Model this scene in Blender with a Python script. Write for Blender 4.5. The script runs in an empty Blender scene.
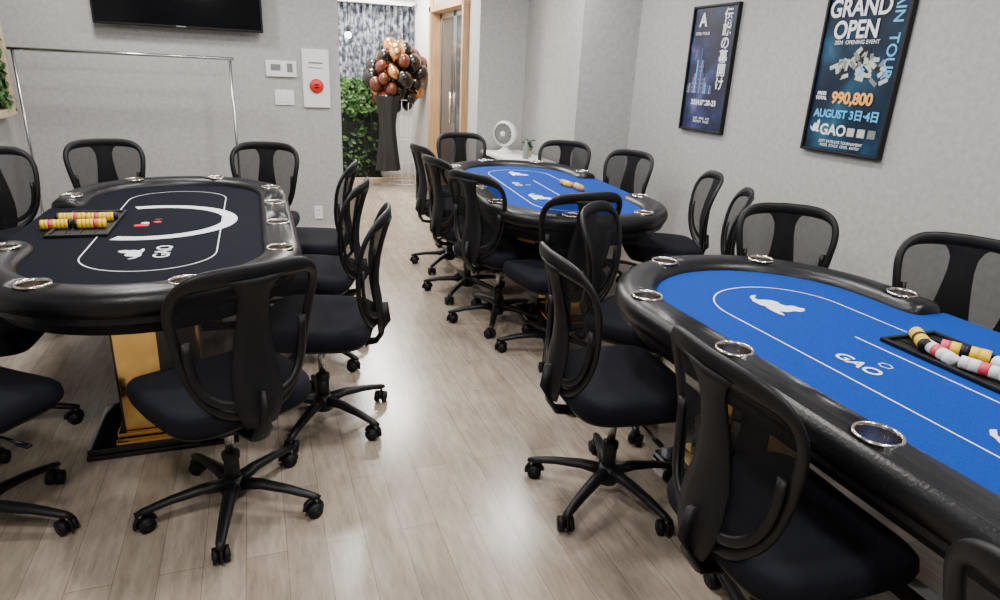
import bpy, bmesh, math, random
from mathutils import Vector, Matrix, Euler
random.seed(7)
D=bpy.data; S=bpy.context.scene; COL=S.collection
pi=math.pi

# ---------------------------------------------------------------- materials
def newmat(name):
    m=D.materials.new(name); m.use_nodes=True
    nt=m.node_tree; b=nt.nodes['Principled BSDF']
    return m,nt,b
def simple(name,col,rough=.5,metal=0,emis=None,es=0,spec=None,bump=0,bscale=200,coat=0):
    m,nt,b=newmat(name)
    b.inputs['Base Color'].default_value=(*col,1)
    b.inputs['Roughness'].default_value=rough
    b.inputs['Metallic'].default_value=metal
    if spec is not None: b.inputs['Specular IOR Level'].default_value=spec
    if coat: b.inputs['Coat Weight'].default_value=coat
    if emis:
        b.inputs['Emission Color'].default_value=(*emis,1); b.inputs['Emission Strength'].default_value=es
    tc=nt.nodes.new('ShaderNodeTexCoord'); n=nt.nodes.new('ShaderNodeTexNoise')
    n.inputs['Scale'].default_value=bscale; n.inputs['Detail'].default_value=3
    nt.links.new(tc.outputs['Object'],n.inputs['Vector'])
    if bump:
        bp=nt.nodes.new('ShaderNodeBump'); bp.inputs['Strength'].default_value=bump; bp.inputs['Distance'].default_value=.002
        nt.links.new(n.outputs['Fac'],bp.inputs['Height']); nt.links.new(bp.outputs['Normal'],b.inputs['Normal'])
    else:
        mr=nt.nodes.new('ShaderNodeMapRange'); mr.inputs['To Min'].default_value=max(0,rough-.03); mr.inputs['To Max'].default_value=min(1,rough+.03)
        nt.links.new(n.outputs['Fac'],mr.inputs['Value']); nt.links.new(mr.outputs[0],b.inputs['Roughness'])
    return m
def noisecol(name,c1,c2,scale=5,rough=.6,bump=0,stretch=(1,1,1),detail=5,lo=.35,hi=.65,metal=0,coord='Object',spec=None):
    m,nt,b=newmat(name)
    b.inputs['Roughness'].default_value=rough; b.inputs['Metallic'].default_value=metal
    if spec is not None: b.inputs['Specular IOR Level'].default_value=spec
    tc=nt.nodes.new('ShaderNodeTexCoord'); mp=nt.nodes.new('ShaderNodeMapping'); mp.inputs['Scale'].default_value=stretch
    n=nt.nodes.new('ShaderNodeTexNoise'); n.inputs['Scale'].default_value=scale; n.inputs['Detail'].default_value=detail
    r=nt.nodes.new('ShaderNodeValToRGB'); r.color_ramp.elements[0].position=lo; r.color_ramp.elements[1].position=hi
    r.color_ramp.elements[0].color=(*c1,1); r.color_ramp.elements[1].color=(*c2,1)
    L=nt.links.new
    L(tc.outputs[coord],mp.inputs['Vector']); L(mp.outputs[0],n.inputs['Vector']); L(n.outputs['Fac'],r.inputs['Fac']); L(r.outputs[0],b.inputs['Base Color'])
    if bump:
        bp=nt.nodes.new('ShaderNodeBump'); bp.inputs['Strength'].default_value=bump; bp.inputs['Distance'].default_value=.003
        L(n.outputs['Fac'],bp.inputs['Height']); L(bp.outputs[0],b.inputs['Normal'])
    return m

M={}
M['wall']=noisecol('wallpaper_grey',(.362,.358,.350),(.425,.42,.412),scale=30,rough=.85,bump=.25,detail=10)
M['ceil']=simple('ceiling_white',(.75,.75,.74),.9)
M['plastic']=simple('black_plastic',(.004,.004,.005),.46,spec=.32)
M['plastic2']=simple('black_plastic_matte',(.005,.005,.0065),.56,spec=.28)
M['fabric']=simple('black_fabric',(.005,.0055,.010),.9,bump=.5,bscale=600,spec=.18)
M['leather']=simple('black_leather',(.004,.004,.0055),.34,bump=.4,bscale=150,spec=.40)
M['steel']=simple('steel',(.62,.58,.52),.2,1)
M['chrome']=simple('chrome_tube',(.50,.50,.51),.25,1)
M['cuphole']=simple('steel_inner_shaded',(.40,.36,.31),.28,1)  # darkened copy of steel: shade of the cup recess put into the colour
M['gold']=simple('gold_mirror',(.98,.66,.24),.08,1)
M['blackgloss']=simple('black_gloss',(.004,.004,.005),.05,coat=.5)
M['feltblue']=noisecol('felt_blue',(.0015,.034,.25),(.003,.046,.32),scale=260,rough=.95,bump=.15,spec=.15)
M['feltnavy']=noisecol('felt_navy',(.0016,.0022,.0065),(.003,.004,.011),scale=300,rough=.95,bump=.15,spec=.15)
M['white']=simple('print_white',(.80,.81,.84),.7)
M['whitep']=simple('white_plastic',(.78,.78,.78),.4)
M['greyp']=simple('grey_plastic',(.16,.19,.18),.4)
M['red']=simple('red_plastic',(.65,.015,.01),.35)
M['yellow']=simple('yellow_wrap',(.90,.58,.01),.4)
M['pink']=simple('pink_wrap',(.70,.06,.10),.4)
M['tvscreen']=simple('tv_screen',(.002,.002,.003),.12,spec=.25)
M['wood']=noisecol('oak_trim',(.38,.22,.10),(.50,.32,.16),scale=6,rough=.5,stretch=(8,8,.6))
M['woodlight']=noisecol('pale_wood',(.50,.38,.24),(.60,.47,.32),scale=5,rough=.5,stretch=(1,6,6))
M['leaf']=noisecol('leaf_green',(.015,.05,.01),(.06,.15,.03),scale=9,rough=.5)
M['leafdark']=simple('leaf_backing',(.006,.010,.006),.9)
M['bal_brown']=simple('balloon_brown',(.09,.022,.010),.15)
M['bal_gold']=simple('balloon_gold',(.55,.28,.12),.15,.9)
M['bal_black']=simple('balloon_black',(.008,.006,.006),.12)
M['cloth']=simple('black_cloth',(.010,.009,.009),.8)
M['curtain']=noisecol('lace_curtain',(.035,.042,.06),(.34,.37,.41),scale=16,rough=.9,detail=9,lo=.42,hi=.64)
M['glassdark']=simple('dark_glass',(.05,.055,.06),.08)
M['orange']=simple('print_orange',(.85,.40,.08),.6)
M['cyan']=simple('print_cyan',(.10,.42,.75),.6)
M['duskblue']=simple('print_dusk_blue',(.04,.08,.22),.6)
M['mauve']=simple('print_mauve',(.28,.20,.30),.6)
M['bill']=simple('print_bill',(.45,.50,.42),.6)
M['baseb']=simple('baseboard',(.50,.49,.48),.5)
M['hallwall']=simple('hall_paint',(.72,.71,.68),.8)
M['glow']=simple('lamp_diffuser',(.9,.9,.9),.5,emis=(1,.98,.95),es=6)

def floor_mat():
    m,nt,b=newmat('oak_planks'); L=nt.links.new
    tc=nt.nodes.new('ShaderNodeTexCoord'); mp=nt.nodes.new('ShaderNodeMapping'); mp.inputs['Rotation'].default_value=(0,0,pi/2)
    L(tc.outputs['Object'],mp.inputs['Vector'])
    br=nt.nodes.new('ShaderNodeTexBrick'); br.offset=.37; br.inputs['Scale'].default_value=1
    br.inputs['Brick Width'].default_value=.92; br.inputs['Row Height'].default_value=.125
    br.inputs['Mortar Size'].default_value=.0012; br.inputs['Mortar Smooth'].default_value=.3; br.inputs['Bias'].default_value=0
    br.inputs['Color1'].default_value=(.325,.263,.203,1); br.inputs['Color2'].default_value=(.405,.338,.270,1); br.inputs['Mortar'].default_value=(.18,.14,.105,1)
    L(mp.outputs[0],br.inputs['Vector'])
    m2=nt.nodes.new('ShaderNodeMapping'); m2.inputs['Scale'].default_value=(11,1.8,1)
    L(tc.outputs['Object'],m2.inputs['Vector'])
    n=nt.nodes.new('ShaderNodeTexNoise'); n.inputs['Scale'].default_value=3; n.inputs['Detail'].default_value=8; n.inputs['Roughness'].default_value=.72
    L(m2.outputs[0],n.inputs['Vector'])
    r=nt.nodes.new('ShaderNodeValToRGB'); r.color_ramp.elements[0].position=.3; r.color_ramp.elements[1].position=.7
    r.color_ramp.elements[0].color=(.62,.61,.60,1); r.color_ramp.elements[1].color=(1.16,1.16,1.16,1)
    L(n.outputs['Fac'],r.inputs['Fac'])
    mx=nt.nodes.new('ShaderNodeMix'); mx.data_type='RGBA'; mx.blend_type='MULTIPLY'; mx.inputs['Factor'].default_value=1
    L(br.outputs['Color'],mx.inputs['A']); L(r.outputs[0],mx.inputs['B']); L(mx.outputs['Result'],b.inputs['Base Color'])
    b.inputs['Roughness'].default_value=.22; b.inputs['Specular IOR Level'].default_value=.5
    bp=nt.nodes.new('ShaderNodeBump'); bp.inputs['Strength'].default_value=.15; bp.inputs['Distance'].default_value=.002
    L(n.outputs['Fac'],bp.inputs['Height']); L(bp.outputs[0],b.inputs['Normal'])
    return m
M['floor']=floor_mat()
def mesh_mat():
    m,nt,b=newmat('chair_mesh'); L=nt.links.new
    b.inputs['Base Color'].default_value=(.008,.008,.010,1); b.inputs['Roughness'].default_value=.8; b.inputs['Specular IOR Level'].default_value=.15
    t=nt.nodes.new('ShaderNodeBsdfTransparent'); mx=nt.nodes.new('ShaderNodeMixShader'); mx.inputs[0].default_value=.70
    L(t.outputs[0],mx.inputs[1]); L(b.outputs[0],mx.inputs[2]); L(mx.outputs[0],nt.nodes['Material Output'].inputs['Surface'])
    return m
M['mesh']=mesh_mat()
def poster_mat(name,stops,scale):
    m,nt,b=newmat(name); L=nt.links.new
    tc=nt.nodes.new('ShaderNodeTexCoord'); n=nt.nodes.new('ShaderNodeTexNoise'); n.inputs['Scale'].default_value=scale; n.inputs['Detail'].default_value=6
    L(tc.outputs['Object'],n.inputs['Vector'])
    r=nt.nodes.new('ShaderNodeValToRGB'); cr=r.color_ramp
    while len(cr.elements)<len(stops): cr.elements.new(.5)
    for e,(p,c) in zip(cr.elements,stops): e.position=p; e.color=(*c,1)
    L(n.outputs['Fac'],r.inputs['Fac']); L(r.outputs[0],b.inputs['Base Color']); b.inputs['Roughness'].default_value=.35
    b.inputs['Specular IOR Level'].default_value=.25
    return m
M['post1']=poster_mat('poster_art_navy',[(.3,(.003,.004,.018)),(.5,(.005,.010,.045)),(.62,(.02,.035,.12)),(.72,(.14,.10,.22)),(.82,(.35,.26,.26))],5)
M['post2']=poster_mat('poster_art_blue',[(.3,(.003,.006,.015)),(.5,(.006,.020,.045)),(.64,(.012,.06,.11)),(.8,(.06,.18,.26))],4)

# ---------------------------------------------------------------- mesh builder
class MB:
    def __init__(s): s.v=[];s.f=[];s.m=[];s.sm=[];s.mats=[]
    def mi(s,k):
        if k not in s.mats: s.mats.append(k)
        return s.mats.index(k)
    def add(s,vs,fs,mat,smooth=True,mtx=None):
        o=len(s.v); i=s.mi(mat)
        for p in vs:
            p=Vector(p)
            if mtx: p=mtx@p
            s.v.append(p)
        for f in fs: s.f.append([a+o for a in f]); s.m.append(i); s.sm.append(smooth)
    def box(s,c,sz,mat,bev=0,mtx=None,seg=2):
        bm=bmesh.new(); bmesh.ops.create_cube(bm,size=1)
        bmesh.ops.scale(bm,vec=sz,verts=bm.verts)
        if bev: bmesh.ops.bevel(bm,geom=bm.edges[:],offset=bev,segments=seg,affect='EDGES',profile=.5)
        bmesh.ops.translate(bm,vec=c,verts=bm.verts)
        bm.verts.index_update()
        s.add([v.co.copy() for v in bm.verts],[[v.index for v in f.verts] for f in bm.faces],mat,False,mtx); bm.free()
    def tube(s,pts,ru,rv,mat,closed=False,up=(0,0,1),seg=8,mtx=None,smooth=True):
        pts=[Vector(p) for p in pts]; n=len(pts); up=Vector(up)
        ru=ru if isinstance(ru,(list,tuple)) else [ru]*n; rv=rv if isinstance(rv,(list,tuple)) else [rv]*n
        vs=[];fs=[]
        for i,p in enumerate(pts):
            if closed: t=pts[(i+1)%n]-pts[i-1]
            else: t=pts[min(i+1,n-1)]-pts[max(i-1,0)]
            t.normalize(); u=up if abs(t.dot(up))<.98 else Vector((1,0,0)) if abs(t.x)<.9 else Vector((0,1,0))
            sd=t.cross(u).normalized(); w=sd.cross(t)
            for k in range(seg):
                a=2*pi*(k+.5)/seg; vs.append(p+sd*ru[i]*math.cos(a)+w*rv[i]*math.sin(a))
        m=n if closed else n-1
        for i in range(m):
            j=(i+1)%n
            for k in range(seg):
                l=(k+1)%seg; fs.append([i*seg+k,i*seg+l,j*seg+l,j*seg+k])
        if not closed:
            fs.append([k for k in range(seg)][::-1]); fs.append([(n-1)*seg+k for k in range(seg)])
        s.add(vs,fs,mat,smooth,mtx)
    def cyl(s,a,b,r,mat,r2=None,seg=16,mtx=None):
        s.tube([a,b],[r,r if r2 is None else r2],[r,r if r2 is None else r2],mat,seg=seg,mtx=mtx)
    def lathe(s,prof,mat,seg=24,mtx=None):
        vs=[];fs=[]
        for r,z in prof:
            for k in range(seg):
                a=2*pi*k/seg; vs.append((r*math.cos(a),r*math.sin(a),z))
        for i in range(len(prof)-1):
            for k in range(seg):
                l=(k+1)%seg; fs.append([i*seg+k,i*seg+l,(i+1)*seg+l,(i+1)*seg+k])
        s.add(vs,fs,mat,True,mtx)
    def sphere(s,c,r,mat,seg=14,mtx=None,sc=(1,1,1)):
        prof=[(max(1e-4,r*math.sin(pi*i/seg)),-r*math.cos(pi*i/seg)) for i in range(seg+1)]
        m=Matrix.Translation(c)@Matrix.Diagonal((*sc,1))
        s.lathe(prof,mat,seg+2,(mtx@m) if mtx else m)
    def mesh(s,name,recalc=True):
        me=D.meshes.new(name); me.from_pydata([tuple(p) for p in s.v],[],s.f)
        for k in s.mats: me.materials.append(M[k])
        me.polygons.foreach_set('material_index',s.m); me.polygons.foreach_set('use_smooth',s.sm)
        me.update()
        bm=bmesh.new(); bm.from_mesh(me); bmesh.ops.recalc_face_normals(bm,faces=bm.faces); bm.to_mesh(me); bm.free()
        return me
    def obj(s,name,parent=None,loc=(0,0,0),rot=(0,0,0)):
        o=D.objects.new(name,s.mesh(name)); COL.objects.link(o); o.location=loc; o.rotation_euler=rot
        if parent: o.parent=parent
        return o
def link(name,me,parent=None,loc=(0,0,0),rot=(0,0,0)):
    o=D.objects.new(name,me); COL.objects.link(o); o.location=loc; o.rotation_euler=rot
    if parent: o.parent=parent
    return o
def empty(name,loc=(0,0,0),rot=(0,0,0)):
    o=D.objects.new(name,None); COL.objects.link(o); o.location=loc; o.rotation_euler=rot; o.empty_display_size=.1
    return o
def text(name,body,size,loc,rot,mat,parent,align='CENTER',bold=0,sx=1,spacing=1):
    c=D.curves.new(name,'FONT'); c.body=body; c.size=size; c.align_x=align; c.align_y='CENTER'; c.extrude=.0004; c.offset=bold
    c.space_line=spacing; c.materials.append(M[mat])
    o=D.objects.new(name,c); COL.objects.link(o); o.location=loc; o.rotation_euler=rot; o.scale=(sx,1,1); o.parent=parent
    return o

# ---------------------------------------------------------------- room
XL,XR=-1.75,3.2; YB=6.2; YF=-2.6; H=2.7; T=.12
def wall(name,x0,x1,y0,y1,z0=0,z1=H,mat='wall'):
    b=MB(); b.box(((x0+x1)/2,(y0+y1)/2,(z0+z1)/2),(x1-x0,y1-y0,z1-z0),mat); return b.obj(name)
wall('floor',XL-T,XR+T,YF-T,9.8,-.1,0,'floor')
wall('ceiling',XL-T,XR+T,YF-T,9.8,H,H+.1,'ceil')
wall('wall_left',XL-T,XL,YF,YB)
wall('wall_back',XL-T,.735,YB,YB+T)
wall('wall_right',XR,XR+T,YF,5.35+T)
wall('wall_front',XL-T,XR+T,YF-T,YF)
wall('wall_column_front',2.65,XR,5.35,5.35+T)
wall('wall_column_side',2.65,2.65+T,5.35+T,6.6+T)
wall('wall_back_niche',2.15,2.65,6.6,6.6+T)
wall('wall_hall_left',.735-T,.735,YB+T,9.7,0,H,'hallwall')
wall('wall_hall_right',2.15,2.15+T,6.6+T,6.97,0,H)
wall('wall_hall_right_far',2.15,2.15+T,8.4,9.7,0,H,'hallwall')
wall('wall_hall_header',2.15,2.15+T,6.97,8.4,2.2,H)
wall('wall_hall_end',.735,2.15,9.7,9.8,0,H,'hallwall')
def baseb(name,x0,x1,y0,y1): wall(name,x0,x1,y0,y1,0,.06,'baseb')
baseb('baseboard_back',XL,.735,YB-.01,YB)
baseb('baseboard_left',XL,XL+.01,YF,YB-.01)
baseb('baseboard_right',XR-.01,XR,YF,5.35)
baseb('baseboard_column',2.65,XR-.01,5.34,5.35)
d=empty('door_1',(2.15,7.68,0))
b=MB()
b.box((.03,.69,1.1),(.2,.09,2.2),'wood',.004); b.box((.03,-.70,1.1),(.2,.05,2.2),'wood',.004)
b.box((.03,0,2.17),(.2,1.47,.07),'wood',.004)
b.obj('door_frame',d)
b=MB()
for y0,y1 in ((-.665,0),(0,.645)):
    c=(y0+y1)/2;w=y1-y0
    b.box((.07,c,1.07),(.012,w-.1,2.0),'glassdark')
    for y in (y0+.03,y1-.03): b.box((.07,y,1.07),(.035,.06,2.12),'chrome',.003)
    for z in (.04,2.1): b.box((.07,c,z),(.035,w,.07),'chrome',.003)
b.cyl((.03,.06,.9),(.03,.06,1.25),.012,'steel')
b.obj('door_leaves',d)
wall('trim_1',2.135,2.15,8.42,8.60,0,H,'wood')
wall('trim_2',.74,2.14,9.12,9.19,0,.03,'woodlight')

b=MB(); n=140; vs=[];fs=[]
for i in range(n+1):
    x=.75+1.38*i/n; y=9.5+.035*math.sin(i*.75)+.01*math.sin(i*2.1)
    vs+= [(x,y,1.22),(x,y,2.27)]
for i in range(n): fs.append([2*i,2*i+2,2*i+3,2*i+1])
b.add(vs,fs,'curtain')
b.cyl((.745,9.5,2.28),(2.14,9.5,2.28),.015,'chrome')
b.obj('lace_curtain')
b=MB(); b.box((1.44,9.36,2.30),(1.36,.16,.03),'whitep',.004); b.box((1.44,9.36,2.282),(1.30,.10,.01),'glow'); 
for x in (.9,1.98): b.cyl((x,9.36,2.31),(x,9.36,2.7),.006,'chrome')
b.obj('linear_pendant_lamp')
b=MB(); b.cyl((1.08,8.2,2.7),(1.08,8.2,1.86),.004,'plastic'); b.sphere((1.08,8.2,1.82),.04,'glow'); b.lathe([(.02,1.85),(.025,1.9),(.005,1.93)],'plastic',12,Matrix.Translation((1.08,8.2,0)))
b.obj('pendant_bulb')

def leaf(b,p,size,nrm,mat='leaf'):
    q=nrm.to_track_quat('Z','Y').to_matrix()@Matrix.Rotation(random.uniform(0,2*pi),3,'Z')@Matrix.Rotation(random.uniform(-.8,.8),3,'X')
    sh=[(0,-1,0),(.5,-.4,.1),(.45,.3,.1),(0,1,0),(-.45,.3,.1),(-.5,-.4,.1)]
    vs=[p+q@(Vector(a)*size) for a in sh]+[p+q@Vector((0,0,-.05*size))]
    b.add(vs,[[6,i,(i+1)%6] for i in range(6)],mat)
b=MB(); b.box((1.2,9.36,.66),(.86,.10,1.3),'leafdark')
b.box((1.2,9.33,.02),(.88,.18,.04),'plastic2')
for i in range(1700):
    z=random.uniform(.05,1.33)
    if z<.90 and random.random()<.86: continue
    leaf(b,Vector((random.uniform(.78,1.63),9.30-random.random()*.07,z)),random.uniform(.025,.055),Vector((random.uniform(-.5,.5),-1,random.uniform(-.2,.8))))
for i in range(9): b.box((.8+i*.1,9.22,.44),(.008,.008,.85),'plastic')
for i in range(8): b.box((1.2,9.225,.06+i*.115),(.86,.008,.008),'plastic')
b.obj('ivy_hedge_screen')
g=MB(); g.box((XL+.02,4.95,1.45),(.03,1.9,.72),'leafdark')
for i in range(1500):
    leaf(g,Vector((XL+.05+random.random()*.05,random.uniform(4.02,5.9),random.uniform(1.1,1.8))),random.uniform(.025,.05),Vector((1,random.uniform(-.5,.5),random.uniform(-.2,.8))))
for z in (1.06,1.83): g.box((XL+.05,4.95,z),(.10,2.0,.05),'woodlight',.004)
for y in (3.97,5.93): g.box((XL+.05,y,1.445),(.10,.04,.77),'woodlight',.004)
g.obj('artificial_green_wall')

b=MB(); tx=-.49; b.box((tx,YB-.09,2.07),(1.22,.05,.72),'plastic',.008)
b.box((tx,YB-.117,2.075),(1.19,.004,.69),'tvscreen')
b.box((tx,YB-.04,2.05),(.4,.09,.3),'plastic2'); b.box((tx,YB-.118,1.722),(.07,.003,.008),'greyp')
b.obj('wall_television')
b=MB(); y=5.9; x0,x1=-1.60,-.15; h=1.50
for x in (x0,x1):
    b.cyl((x,y,.07),(x,y,h),.011,'chrome'); b.cyl((x,y-.22,.07),(x,y+.22,.07),.013,'chrome')
    for s in (-.21,.21):
        b.cyl((x-.012,y+s,.03),(x+.012,y+s,.03),.03,'plastic'); b.cyl((x,y+s,.03),(x,y+s,.075),.008,'chrome')
b.cyl((x0-.03,y,h),(x1+.03,y,h),.012,'chrome'); b.cyl((x0,y,.11),(x1,y,.11),.011,'chrome')
b.obj('clothes_rack')
b=MB(); b.box((.245,YB-.012,1.44),(.25,.024,.13),'whitep',.005); b.box((.20,YB-.026,1.45),(.08,.004,.05),'greyp'); b.box((.315,YB-.026,1.45),(.045,.004,.07),'greyp')
b.obj('thermostat_panel')
b=MB(); b.box((.26,YB-.006,1.205),(.16,.012,.125),'whitep',.004)
for i in (-1,0,1): b.box((.26+i*.045,YB-.014,1.205),(.035,.006,.08),'whitep',.002)
b.obj('light_switch')
b=MB(); b.box((.53,YB-.012,1.37),(.225,.024,.48),'whitep',.004)
b.lathe([(.0001,.0),(.05,0),(.06,.012),(.045,.02),(.0001,.022)],'red',24,Matrix.Translation((.53,YB-.024,1.31))@Matrix.Rotation(pi/2,4,'X'))
b.box((.53,YB-.046,1.31),(.035,.004,.035),'plastic'); b.box((.53,YB-.049,1.31),(.05,.003,.010),'red')
b.box((.53,YB-.025,1.50),(.12,.003,.012),'greyp'); b.box((.53,YB-.025,1.46),(.12,.003,.006),'greyp')
b.obj('fire_alarm_panel')
b=MB(); b.box((.50,YB-.005,.19),(.075,.01,.12),'whitep',.003)
for z in (.17,.21): 
    for dx in (-.008,.008): b.box((.50+dx,YB-.011,z),(.003,.003,.012),'plastic')
b.obj('wall_outlet')

# ---------------------------------------------------------------- posters
RW=(pi/2,0,-pi/2)
def poster(yc,art,W=.55,zc=1.58):
    e=empty('framed_poster',(XR,yc,zc))
    b=MB(); Hh=.87
    b.box((-.012,0,0),(.02,W-.02,Hh-.02),art)
    for y in (-W/2,W/2): b.box((-.018,y,0),(.036,.016,Hh+.016),'plastic',.003)
    for z in (-Hh/2,Hh/2): b.box((-.018,0,z),(.036,W-.016,.016),'plastic',.003)
    b.obj('frame',e); return e
p2=poster(2.965,'post2'); X=-.0245
text('headline','GRAND\nOPEN',.130,(X-.002,.05,.285),RW,'white',p2,bold=.003,spacing=.88,sx=.90)
text('side_line','MAIN  TOUR',.085,(X,-.205,.22),(pi/2,pi/2,-pi/2),'cyan',p2,bold=.001)
text('prize','990,800',.088,(X-.003,-.02,-.135),RW,'orange',p2,bold=.003)
text('prize_label','PRIZE\nTOTAL',.026,(X-.003,.20,-.125),RW,'white',p2,bold=.001)
text('date','AUGUST 3日·4日',.062,(X-.003,.0,-.225),RW,'cyan',p2,bold=.002)
text('venue','GAO',.085,(X,.07,-.315),RW,'white',p2,bold=.002)
lb=MB()
def lion_sh(): return [(-1.0,-.35),(-.7,-.5),(-.2,-.5),(-.1,-.42),(.25,-.5),(.55,-.52),(.9,-.5),(1.05,-.42),(.85,-.36),(.6,-.3),(.75,-.05),(.72,.2),(.85,.35),(.8,.55),(.6,.72),(.42,.6),(.2,.55),(.12,.3),(-.1,.22),(-.35,.3),(-.6,.2),(-.75,-.05),(-.8,-.22),(-1.05,-.2),(-1.3,.05),(-1.35,-.1),(-1.15,-.32)]
lb.add([(X,.20-.03*x,-.30+.06*y) for x,y in lion_sh()],[list(range(27))],'white',False); lb.obj('lion_emblem',p2)
text('small_print','JOPT SATELLITE TOURNAMENT\nPRIZE  STACK  LEVEL  ENTRY',.022,(X,.0,-.39),RW,'white',p2)
text('subtitle','2024  OPENING EVENT',.03,(X,.03,.165),RW,'white',p2)
b=MB()
for i in range(60):
    a=random.uniform(0,pi); cy=random.gauss(-.03,.09); cz=.05+random.gauss(0,.035)-abs(cy)*.15
    cy=max(-.22,min(.22,cy))
    m=Matrix.Translation((X+.001-i*.00001,cy,cz))@Matrix.Rotation(a,4,'X')
    b.box((0,0,0),(.0006,.055,.022),random.choice(['bill','bill','greyp','cyan' if i%9==0 else 'plastic2']),mtx=m)
b.obj('banknotes_print',p2)
b=MB()
for y,c in ((-.06,'bill'),(-.13,'bill'),(-.20,'greyp')): b.box((X,y,-.315),(.0008,.05,.045),c)
b.obj('badges_print',p2)
p1=poster(4.29,'post1',.50,1.585)
for i,ch in enumerate('伝説の幕開け'):
    text('headline_%d'%i,ch,.095,(X-.001,-.155,.36-i*.092),RW,'white',p1,bold=.002)
text('logo','A',.13,(X,.13,.34),RW,'white',p1,bold=.003)
text('logo_line','OPEN TOUR',.03,(X,.12,.25),RW,'white',p1)
text('date','2024.09.20-23',.052,(X-.001,.0,-.235),RW,'white',p1,bold=.0015)
text('venue','GAO   KING   ACE\nPREMIUM   STAGE',.024,(X,.0,-.36),RW,'white',p1)
b=MB()
for i in range(17):
    y=.22-i*.018; hh=.06+.26*math.exp(-((i-7)/3.2)**2)*(1 if i%2 else .75)
    b.box((X,y,-.17+hh/2),(.0006,.013,hh),['duskblue','mauve','duskblue','duskblue','mauve','cyan','duskblue'][i%7])
    for k in range(int(hh/.03)):
        if random.random()<.5: b.box((X-.0005,y,-.16+k*.03),(.0004,.006,.006),random.choice(['orange','bill']))
b.obj('skyline_print',p1)

# ---------------------------------------------------------------- sideboard + fan
b=MB(); b.box((2.40,6.07,.36),(.40,.9,.66),'plastic2',.004); b.box((2.40,6.07,.715),(.44,.94,.03),'whitep',.004)
for y in (5.85,6.29): b.box((2.195,y,.36),(.012,.42,.62),'plastic',.003); b.cyl((2.185,y+.15,.3),(2.185,y+.15,.45),.006,'chrome')
for y in (5.7,6.45):
    for x in (2.25,2.55): b.box((x,y,.015),(.04,.04,.03),'plastic')
b.obj('sideboard_cabinet')
e=MB(); fz=.73
e.lathe([(.0001,0),(.085,0),(.09,.012),(.05,.03),(.03,.05),(.03,.07),(.0001,.07)],'whitep',24,Matrix.Translation((2.36,6.30,fz)))
m=Matrix.Translation((2.36,6.30,fz+.19))@Euler((pi/2,0,-.9)).to_matrix().to_4x4()
e.lathe([(.0001,-.11),(.06,-.10),(.10,-.06),(.12,0),(.125,.03),(.118,.05),(.105,.06)],'whitep',28,m)
e.lathe([(.100,.045),(.0001,.03)],'plastic',28,m)
for r in (.03,.05,.07,.09,.105):
    pts=[(r*math.cos(a*pi/12),r*math.sin(a*pi/12),.065) for a in range(24)]
    e.tube(pts,.0014,.0014,'whitep',closed=True,seg=5,mtx=m)
for k in range(16):
    a=k*pi/8; e.cyl((.02*math.cos(a),.02*math.sin(a),.064),(.108*math.cos(a),.108*math.sin(a),.062),.0014,'whitep',seg=5,mtx=m)
e.lathe([(.0001,.07),(.022,.07),(.024,.06)],'whitep',16,m)
e.obj('circulator_fan')
b=MB(); b.lathe([(.0001,0),(.028,0),(.03,.01),(.03,.11),(.012,.14),(.012,.165),(.0001,.165)],'greyp',18,Matrix.Translation((2.40,5.84,.73))); b.obj('spray_bottle')
b=MB(); b.lathe([(.0001,0),(.03,0),(.038,.07),(.034,.07),(.0001,.06)],'wood',18,Matrix.Translation((2.48,5.98,.73)))
for i in range(60): leaf(b,Vector((2.48+random.gauss(0,.02),5.98+random.gauss(0,.02),.80+random.random()*.09)),.022,Vector((random.uniform(-1,1),random.uniform(-1,1),1)))
b.obj('potted_plant')

# ---------------------------------------------------------------- balloons
e=empty('balloon_stand',(1.72,8.8,0))
b=MB()
for k in range(10):
    a=k*pi/5; R=.17
    pts=[(.12+R*math.cos(a)*w,R*math.sin(a)*w,z) for z,w in ((.02,1.1),(.3,.85),(.6,.6),(.9,.75),(1.1,.9))]
    b.tube(pts,.004,.004,'whitep',seg=6)
for z,w in ((.02,1.1),(.3,.85),(.6,.6),(.9,.75),(1.1,.9)):
    b.tube([(.12+.17*w*math.cos(a*pi/12),.17*w*math.sin(a*pi/12),z) for a in range(24)],.005,.005,'whitep',closed=True,seg=6)
b.obj('wire_stand',e)
b=MB()
vs=[];fs=[];seg=32; lv=[(.22,.15),(.5,.11),(.8,.09),(1.0,.11),(1.15,.14)]
for z,r in lv:
    for k in range(seg):
        a=2*pi*k/seg; rr=r*(1+.18*math.sin(6*a+z*3)); vs.append((-.12+rr*math.cos(a),-.2+rr*math.sin(a)*.7,z))
for i in range(len(lv)-1):
    for k in range(seg): fs.append([i*seg+k,i*seg+(k+1)%seg,(i+1)*seg+(k+1)%seg,(i+1)*seg+k])
b.add(vs,fs,'cloth'); b.obj('black_drape',e)
b=MB(); pts=[]
for i in range(1500):
    p=Vector((random.uniform(-.33,.40),random.uniform(-.30,.25),random.uniform(.98,1.80)))
    q=Vector(((p.x-.04)/.35,p.y/.29,(p.z-1.38)/.42))
    if q.length>1: continue
    if all((p-o).length>.13 for o in pts): pts.append(p)
for i,p in enumerate(pts):
    r=random.uniform(.07,.115); m=Matrix.Translation(p)@Euler((random.uniform(-.6,.6),random.uniform(-.6,.6),0)).to_matrix().to_4x4()
    mt=['bal_black','bal_brown','bal_black','bal_gold','bal_black','bal_brown','bal_gold'][i%7]
    b.sphere((0,0,0),r,mt,seg=14,mtx=m,sc=(.92,.92,1.12)); b.lathe([(.003,-r*1.1),(.014,-r*1.22)],mt,8,m)
b.obj('balloons',e)

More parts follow.
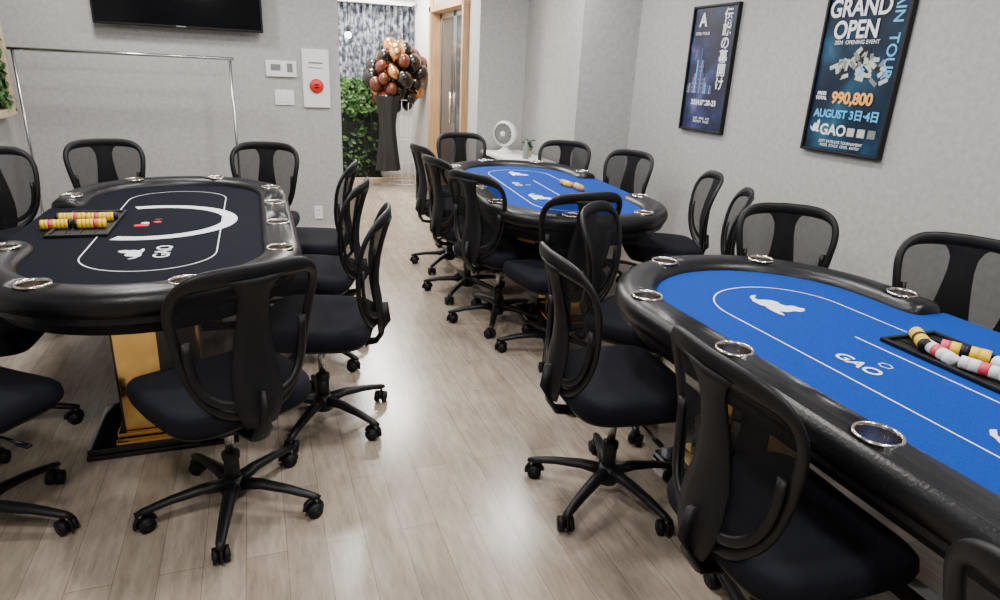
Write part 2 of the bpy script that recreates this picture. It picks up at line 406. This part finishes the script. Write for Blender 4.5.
# ---------------------------------------------------------------- chair
def back_y(z,x):
    t=(z-.5)/.43
    return -.235-.055*t*t+.02*math.sin(pi*min(1,max(0,t)))+ .9*x*x
def outline(a,k=1.0):
    c=math.cos(a); s=math.sin(a)
    n=4.8 if s>0 else 3.2
    cx=math.copysign(abs(c)**(2/n),c)*k; sz=math.copysign(abs(s)**(2/n),s)*k
    z=.705+.225*sz
    if s>0: z+=.010*(1-cx*cx)*max(0,sz)
    t=max(0,(z-.48)/.45)
    w=.152+.088*min(1,t)**.9
    x=w*cx
    return Vector((x,back_y(z,x),z))
def chair_mesh():
    b=MB()
    def ring(z,sc,n=4.8,hw=.245,hd=.235,N=40,dip=.02):
        o=[]
        for i in range(N):
            a=2*pi*i/N; c=math.cos(a); s=math.sin(a)
            x=math.copysign(abs(c)**(2/n),c)*hw*sc; y=math.copysign(abs(s)**(2/n),s)*hd*sc
            x*=1-.06*max(0,-y/hd)
            zz=z-dip*max(0,(y-.12)/.12)**2*1.0+ (.012*(abs(x)/.24)**2 if z>.48 else 0)
            o.append((x,y+.01,zz))
        return o
    lv=[(.422,.80),(.428,.93),(.443,1.0),(.465,1.02),(.483,1.0),(.495,.95),(.501,.85),(.500,.6),(.497,.3)]
    vs=[];fs=[];N=40
    for z,s in lv: vs+=ring(z,s)
    for i in range(len(lv)-1):
        for k in range(N): fs.append([i*N+k,i*N+(k+1)%N,(i+1)*N+(k+1)%N,(i+1)*N+k])
    vs.append((0,.01,.496)); c=len(vs)-1
    for k in range(N): fs.append([(len(lv)-1)*N+k,(len(lv)-1)*N+(k+1)%N,c])
    b.add(vs,fs,'fabric')
    vs=[];fs=[];lv=[(.398,.55),(.404,.8),(.420,.93),(.430,.95)]
    for z,s in lv: vs+=ring(z,s)
    for i in range(len(lv)-1):
        for k in range(N): fs.append([i*N+k,i*N+(k+1)%N,(i+1)*N+(k+1)%N,(i+1)*N+k])
    fs.append(list(range(N))); b.add(vs,fs,'plastic')
    b.box((0,-.01,.376),(.15,.22,.05),'plastic',.01)
    b.tube([(.06,.03,.378),(.2,.03,.378),(.25,.035,.368)],.005,.005,'plastic',seg=6); b.box((.255,.035,.368),(.05,.02,.01),'plastic',.003)
    b.cyl((0,0,.22),(0,0,.37),.0165,'chrome'); b.cyl((0,0,.08),(0,0,.22),.026,'plastic'); b.lathe([(.030,.200),(.030,.222),(.017,.230)],'plastic',16)
    b.lathe([(.0001,.055),(.04,.055),(.046,.075),(.044,.105),(.03,.125),(.0001,.125)],'plastic',20)
    for i in range(5):
        a=2*pi*i/5+.35; m=Matrix.Rotation(a,4,'Z')
        b.tube([(.03,0,.098),(.10,0,.103),(.20,0,.092),(.285,0,.074),(.310,0,.068)],[.026,.024,.020,.016,.011],[.024,.018,.014,.012,.008],'plastic',mtx=m,seg=8)
        ca=random.uniform(-1,1)
        mc=m@Matrix.Translation((.295,0,0))@Matrix.Rotation(ca,4,'Z')
        b.cyl((0,0,.045),(0,0,.072),.007,'chrome',mtx=mc,seg=8)
        for s in (-1,1):
            b.tube([(-.012,s*.009,.027),(-.012,s*.026,.027)],.0265,.0265,'plastic2',mtx=mc,seg=18)
            b.tube([(-.012,s*.0262,.027),(-.012,s*.028,.027)],.012,.012,'plastic',mtx=mc,seg=12)
        b.tube([(-.012+.03*math.cos(t),0,.027+.03*math.sin(t)) for t in [x*pi/8 for x in range(-1,9)]],.011,.004,'plastic',mtx=mc,up=(0,1,0),seg=6)
        b.box((-.012,0,.03),(.03,.017,.03),'plastic',.003,mtx=mc)
    N=72
    loop=[outline(2*pi*i/N) for i in range(N)]
    ru=[.016+.012*max(0,min(1,(p.z-.885)/.045))*(1-(p.x/.24)**4) for p in loop]
    b.tube(loop,ru,.010,'plastic',closed=True,up=(0,1,0),seg=10)
    vs=[];fs=[];K=[.97,.85,.7,.5,.3,.12]
    for k in K:
        for i in range(N): vs.append(outline(2*pi*i/N,k))
    for j in range(len(K)-1):
        for i in range(N): fs.append([j*N+i,j*N+(i+1)%N,(j+1)*N+(i+1)%N,(j+1)*N+i])
    fs.append([(len(K)-1)*N+i for i in range(N)]); b.add(vs,fs,'mesh')
    zs=[.44,.48,.52,.58,.64,.70,.76,.82,.87,.90,.925]; ws=[.05,.066,.078,.078,.070,.060,.052,.046,.048,.062,.09]
    vs=[];fs=[]
    for z,w in zip(zs,ws):
        y=back_y(max(z,.48),0)-.012-(.016 if z<.6 else .010*(1-(z-.6)/.35))
        for (sx,dy) in ((-1,.006),(-.5,-.002),(0,-.006),(.5,-.002),(1,.006)):
            vs.append((w*sx,y+dy,z))
        for (sx,dy) in ((1,.014),(0,.008),(-1,.014)): vs.append((w*sx,y+dy,z))
    q=8
    for i in range(len(zs)-1):
        for k in range(q): fs.append([i*q+k,i*q+(k+1)%q,(i+1)*q+(k+1)%q,(i+1)*q+k])
    fs.append(list(range(q))); fs.append([(len(zs)-1)*q+k for k in range(q)]); b.add(vs,fs,'plastic2')
    pts=[]
    for i in range(29):
        t=-1+2*i/28; x=.182*math.sin(t*pi/2); z=.525+.22*abs(t)**3
        bow=-.016*max(0,math.cos(t*pi/2))**.6
        pts.append((x,back_y(z,x)+bow-.006,z))
    b.tube(pts,.014,.007,'plastic',up=(0,1,0),seg=8)
    b.tube([(0,-.05,.372),(0,-.18,.375),(0,-.235,.385),(0,-.258,.42),(0,-.266,.48),(0,-.262,.56)],[.035,.035,.034,.034,.034,.026],[.010,.010,.011,.011,.010,.008],'plastic',up=(0,0,1),seg=8)
    return b.mesh('office_chair')
CH=chair_mesh()
def chair(x,y,yaw): return link('office_chair',CH,None,(x,y,0),(0,0,math.radians(yaw)))
for a in [(-.16,2.13,27),(.20,2.67,74),(.22,3.36,72),(.26,4.02,76),(-.01,4.66,165),(-.88,4.78,197),(-1.22,4.38,235),(-.95,2.22,-38),(-1.10,2.92,-92),
          (1.16,1.83,-94),(1.17,1.03,-92),(1.13,.27,-88),(1.58,2.36,-137),(1.50,3.12,4),(1.36,3.64,-64),(1.34,4.22,-78),(1.40,4.90,-80),
          (1.74,5.57,178),(2.36,5.04,140),(2.54,4.46,112),(2.46,3.53,68),(2.24,2.98,55),(2.25,2.2,152),(2.44,1.60,124),(2.48,.55,95)]:
    chair(*a)

# ---------------------------------------------------------------- poker table
def track(a,yc,gap=None,step=24):
    pts=[]
    for i in range(step+1): t=pi*i/step; pts.append((a*math.cos(t),yc+a*math.sin(t)))
    for i in range(step+1): t=pi+pi*i/step; pts.append((a*math.cos(t),-yc+a*math.sin(t)))
    return pts
YC=.625
CUPS=[(-.5,.24),(-.5,-.24),(-.492,.712),(-.492,-.712),(-.171,1.095),(-.171,-1.095),(.28,1.04),(.28,-1.04),(.5,.53),(.5,-.53)]
def rail_mesh():
    sec=[(.066,.700),(.076,.720),(.079,.742),(.073,.765),(.055,.781),(.028,.789),(0,.791),(-.028,.788),(-.052,.779),(-.068,.764),(-.076,.745),(-.074,.705)]
    path=[(.5,y) for y in (.455,.50,.56)]+[(x,y) for x,y in track(.5,YC)]+[(.5,-y) for y in (.56,.50,.455)]
    P=[Vector((x,y,0)) for x,y in path]; n=len(P)
    rings=[]
    def sect(p,t,s,e):
        nrm=Vector((t.y,-t.x,0)); o=[]
        for a,z in sec: 
            q=p+t*e+nrm*a*s; o.append((q.x,q.y,.745+(z-.745)*s))
        return o
    t0=Vector((0,1,0))
    for e,s in ((-.05,.45),(-.043,.75),(-.026,.93)): rings.append(sect(P[0],t0,s,e))
    for i,p in enumerate(P):
        t=(P[min(i+1,n-1)]-P[max(i-1,0)]).normalized(); rings.append(sect(p,t,1,0))
    tl=(P[-1]-P[-2]).normalized()
    for e,s in ((.026,.93),(.043,.75),(.05,.45)): rings.append(sect(P[-1],tl,s,e))
    b=MB(); q=len(sec); vs=[v for r in rings for v in r]; fs=[]
    for i in range(len(rings)-1):
        for k in range(q): fs.append([i*q+k,i*q+(k+1)%q,(i+1)*q+(k+1)%q,(i+1)*q+k])
    fs.append(list(range(q))); fs.append([(len(rings)-1)*q+k for k in range(q)])
    b.add(vs,fs,'leather'); me=b.mesh('rail')
    ro=link('tmp_rail',me)
    c=MB()
    for x,y in CUPS:
        c.tube([(x,y,.715),(x,y,.85)],.048,.048,'leather',seg=28)
    co=c.obj('tmp_cut')
    md=ro.modifiers.new('b','BOOLEAN'); md.operation='DIFFERENCE'; md.object=co; md.solver='EXACT'
    bpy.context.view_layer.update()
    dg=bpy.context.evaluated_depsgraph_get()
    out=D.meshes.new_from_object(ro.evaluated_get(dg)); out.name='rail'
    D.objects.remove(ro); D.objects.remove(co)
    return out
RAIL=rail_mesh()
def prism(b,pts,z0,z1,mat,mside=None):
    n=len(pts); vs=[(x,y,z0) for x,y in pts]+[(x,y,z1) for x,y in pts]
    b.add(vs,[[n+i for i in range(n)]],mat,False)
    b.add(vs,[list(range(n))[::-1]]+[[i,(i+1)%n,n+(i+1)%n,n+i] for i in range(n)],mside or mat,False)
def felt_mesh(mat):
    b=MB(); pts=[]
    for i in range(33): t=pi*i/32; pts.append((.515*math.cos(t),YC+.515*math.sin(t)))
    for i in range(33): t=pi+pi*i/32; pts.append((.515*math.cos(t),-YC+.515*math.sin(t)))
    pts+=[(.515,-.405),(.565,-.405),(.572,-.39),(.572,.39),(.565,.405),(.515,.405)]
    prism(b,pts,.715,.748,mat,'plastic'); return b.mesh('felt')
FB,FN=felt_mesh('feltblue'),felt_mesh('feltnavy')
b=MB(); prism(b,track(.555,YC),.675,.714,'leather'); prism(b,track(.50,YC),.62,.674,'plastic2')
UNDER=b.mesh('underframe')
b=MB()
for x,y in CUPS:
    m=Matrix.Translation((x,y,.7505))
    b.lathe([(.0001,-.033),(.040,-.033),(.0450,-.026),(.0460,.034)],'cuphole',28,m)
    b.lathe([(.0460,.034),(.0470,.0410),(.0505,.0430),(.0535,.0415),(.0550,.0375)],'steel',28,m)
CUPM=b.mesh('cup_holders')
b=MB()
for s in (-1,1):
    y=.65*s
    b.box((0,y,.035),(.54,.40,.025),'blackgloss',.004); b.box((0,y,.011),(.55,.41,.022),'blackgloss',.004)
    b.box((0,y,.333),(.30,.25,.571),'blackgloss',.003)
    for sy in (-1,1): b.box((.065,y+sy*.127,.335),(.15,.008,.51),'gold',.001)
    for sx in (-1,1): b.box((sx*.152,y,.335),(.008,.15,.51),'gold',.001)
    b.box((0,y,.062),(.34,.30,.03),'gold',.003); b.box((0,y,.605),(.34,.31,.03),'blackgloss',.003)
    for sy in (-1,1): b.box((0,y+sy*.175,.052),(.34,.03,.014),'gold',.002)  # gold trim added on the plate, modelling the gold reflection in its gloss
b.box((0,0,.10),(.06,1.0,.06),'blackgloss',.004)
PED=b.mesh('pedestals')
def line_loop(arc=False):
    b=MB(); z=.7490; w=.0025
    pts=[]; hx=.245; hy=.82; r=.24
    for cx,cy,a0 in ((hx-r,hy-r,0),(-hx+r,hy-r,pi/2),(-hx+r,-hy+r,pi),(hx-r,-hy+r,1.5*pi)):
        for i in range(17): a=a0+pi/2*i/16; pts.append((cx+r*math.cos(a),cy+r*math.sin(a)))
    pts=[(hx,.29)]+pts+[(hx,-.29)]
    if arc: pts.append(pts[0])
    for i in range(len(pts)-1):
        p=Vector((*pts[i],z)); q=Vector((*pts[i+1],z)); 
        if (q-p).length<1e-5: continue
        t=(q-p).normalized(); nn=Vector((-t.y,t.x,0))*w
        b.add([p+nn,p-nn,q-nn,q+nn],[[0,1,2,3]],'white',False)
    if not arc: b.box((.03,0,z),(.005,.60,.0006),'white')
    return b
def lion(b,cx,cy,sc,ang,sy=1):
    m=Matrix.Translation((cx,cy,.7494))@Matrix.Rotation(ang,4,'Z')
    b.add([(x*sc,y*sc*sy,0) for x,y in lion_sh()],[list(range(27))],'white',False,m)
b=line_loop(); lion(b,-.01,.61,.088,-pi/2,1.25); lion(b,-.13,-.37,.09,-pi/2,1.25)
b.tube([(-.07+.017*math.cos(a*pi/3),.10+.02*math.sin(a*pi/3),.7492) for a in range(6)],.0022,.0004,'white',closed=True,seg=4)
PR_B=b.mesh('felt_print')
b=line_loop(True); lion(b,.07,.56,.065,-pi/2,1.2)
R1,R2=.310,.375; cx,cy=.06,-.03
N=90; a0,a1=math.radians(70),math.radians(290)
for i in range(N):
    p=a0+(a1-a0)*i/N; q=a0+(a1-a0)*(i+.95)/N
    b.add([(cx+R1*math.cos(p),cy+R1*math.sin(p),.7496),(cx+R2*math.cos(p),cy+R2*math.sin(p),.7496),(cx+R2*math.cos(q),cy+R2*math.sin(q),.7500),(cx+R1*math.cos(q),cy+R1*math.sin(q),.7500)],[[0,1,2,3]],'white',False)
PR_N=b.mesh('felt_print_navy')
def tray_mesh(x0):
    b=MB(); x1=x0+.225; y0,y1=-.25,.25; z=.749
    b.box(((x0+x1)/2,0,z+.001),(x1-x0,y1-y0,.003),'plastic2')
    for y in (y0,y1): b.box(((x0+x1)/2,y,z+.006),(x1-x0+.014,.014,.014),'plastic',.003)
    for x in (x0,x1): b.box((x,0,z+.006),(.014,y1-y0,.014),'plastic',.003)
    for k in range(1,4): b.box((x0+(x1-x0)*k/4,0,z+.003),(.004,y1-y0-.01,.006),'plastic')
    return b.mesh('chip_tray')
TRB,TRN=tray_mesh(.09),tray_mesh(.21)
def roll(b,x,y,ang,cols,z=.772,r=.021,L=.125,tilt=0):
    m=Matrix.Translation((x,y,z))@Matrix.Rotation(ang,4,'Z')@Matrix.Rotation(tilt,4,'Y'); n=len(cols)
    for i,c in enumerate(cols):
        b.cyl((-L/2+L*i/n,0,0),(-L/2+L*(i+1)/n,0,0),r,c,seg=18,mtx=m)
def table(x,y,rot,kind,rolls=True):
    e=empty('poker_table',(x,y,0),(0,0,rot)); nv=kind=='navy'
    link('rail',RAIL,e); link('felt',FN if nv else FB,e); link('underframe',UNDER,e); link('cup_holders',CUPM,e); link('pedestals',PED,e)
    link('felt_print',PR_N if nv else PR_B,e)
    if nv or rolls: link('chip_tray',TRN if nv else TRB,e)
    if nv: text('felt_lettering','GAO',.085,(-.045,.55,.7495),(0,0,-pi/2),'white',e,bold=.001)
    else: text('felt_lettering','GAO',.068,(-.145,.13,.7495),(0,0,-pi/2),'white',e,bold=.001)
    b=MB()
    if nv:
        Y=['plastic','yellow','yellow','yellow','yellow','pink','yellow','yellow']
        roll(b,.275,-.05,.05,Y); roll(b,.405,-.055,-.03,Y[::-1],L=.12); roll(b,.30,.09,0,Y[::-1]); roll(b,.43,.085,.06,Y,L=.12)
    elif rolls:
        roll(b,.17,.185,.9,['plastic','yellow','yellow','plastic','yellow','yellow']); roll(b,.135,.10,pi/2-.3,['white','whitep','pink','white','white'],r=.019)
        roll(b,.22,.08,pi/2+.5,['yellow','yellow','plastic','yellow','pink']); roll(b,.15,-.03,pi/2+.3,['white','whitep','pink','white','white'],r=.019)
        roll(b,.23,-.06,pi/2-.15,['white','whitep','white'],r=.018); roll(b,.24,-.19,.6,['plastic','yellow','yellow','plastic','yellow']); roll(b,.14,-.17,pi/2,['plastic','yellow','pink','yellow','plastic'])
    else:
        roll(b,.2,.05,pi/2+.2,['orange','yellow','wood'],z=.7695); roll(b,.24,-.10,pi/2,['wood','orange'],z=.7695)
    b.obj('chip_rolls',e)
    if nv:
        b=MB()
        for i,(dx,dy,c) in enumerate(((0,0,'red'),(.05,.02,'whitep'),(.0,-.05,'plastic'))):
            b.lathe([(.0001,0),(.018,0),(.019,.002),(.018,.004),(.0001,.004)],c,18,Matrix.Translation((.04+dx,.0+dy,.7485)))
        b.box((.10,.06,.7495),(.06,.04,.0015),'red'); b.obj('dealer_buttons',e)
    return e
table(-.43,3.42,pi,'navy'); table(1.86,4.20,math.radians(-6),'blue',False); table(1.735,1.125,0,'blue')

# ---------------------------------------------------------------- lamps
def lamp(x,y,w,l,power,col=(1,.975,.94)):
    e=empty('ceiling_light',(x,y,H))
    b=MB(); b.box((0,0,-.02),(w+.04,l+.04,.04),'whitep',.004); b.box((0,0,-.042),(w,l,.006),'glow'); b.obj('housing',e)
    a=D.lights.new('lamp','AREA'); a.shape='RECTANGLE'; a.size=w; a.size_y=l; a.energy=power; a.color=col
    o=D.objects.new('lamp',a); COL.objects.link(o); o.parent=e; o.location=(0,0,-.06)
for x,y in ((-.6,.6),(.9,-.6),(2.2,.9),(.75,2.3),(-.6,3.3),(2.0,3.0),(.7,4.7),(2.1,4.9),(-.9,5.2)):
    lamp(x,y,.26,.26,36)
lamp(1.4,7.3,.4,.4,85,(1,.95,.88)); lamp(1.4,8.7,.4,.4,100,(1,.96,.90))
w=D.worlds.new('World'); S.world=w; w.use_nodes=True; w.node_tree.nodes['Background'].inputs[0].default_value=(.8,.85,1,1); w.node_tree.nodes['Background'].inputs[1].default_value=.3

# ---------------------------------------------------------------- camera
cam=D.cameras.new('camera'); co=D.objects.new('camera',cam); COL.objects.link(co)
cam.sensor_width=36; cam.lens=.652*36; cam.clip_start=.02
rx=Vector((.9398,-.3386,.04555)).normalized(); fw=Vector((.3341,.8830,-.33)).normalized(); up=rx.cross(fw).normalized()
mw=Matrix(((rx.x,up.x,-fw.x,0),(rx.y,up.y,-fw.y,0),(rx.z,up.z,-fw.z,1.5),(0,0,0,1)))
co.matrix_world=mw; S.camera=co
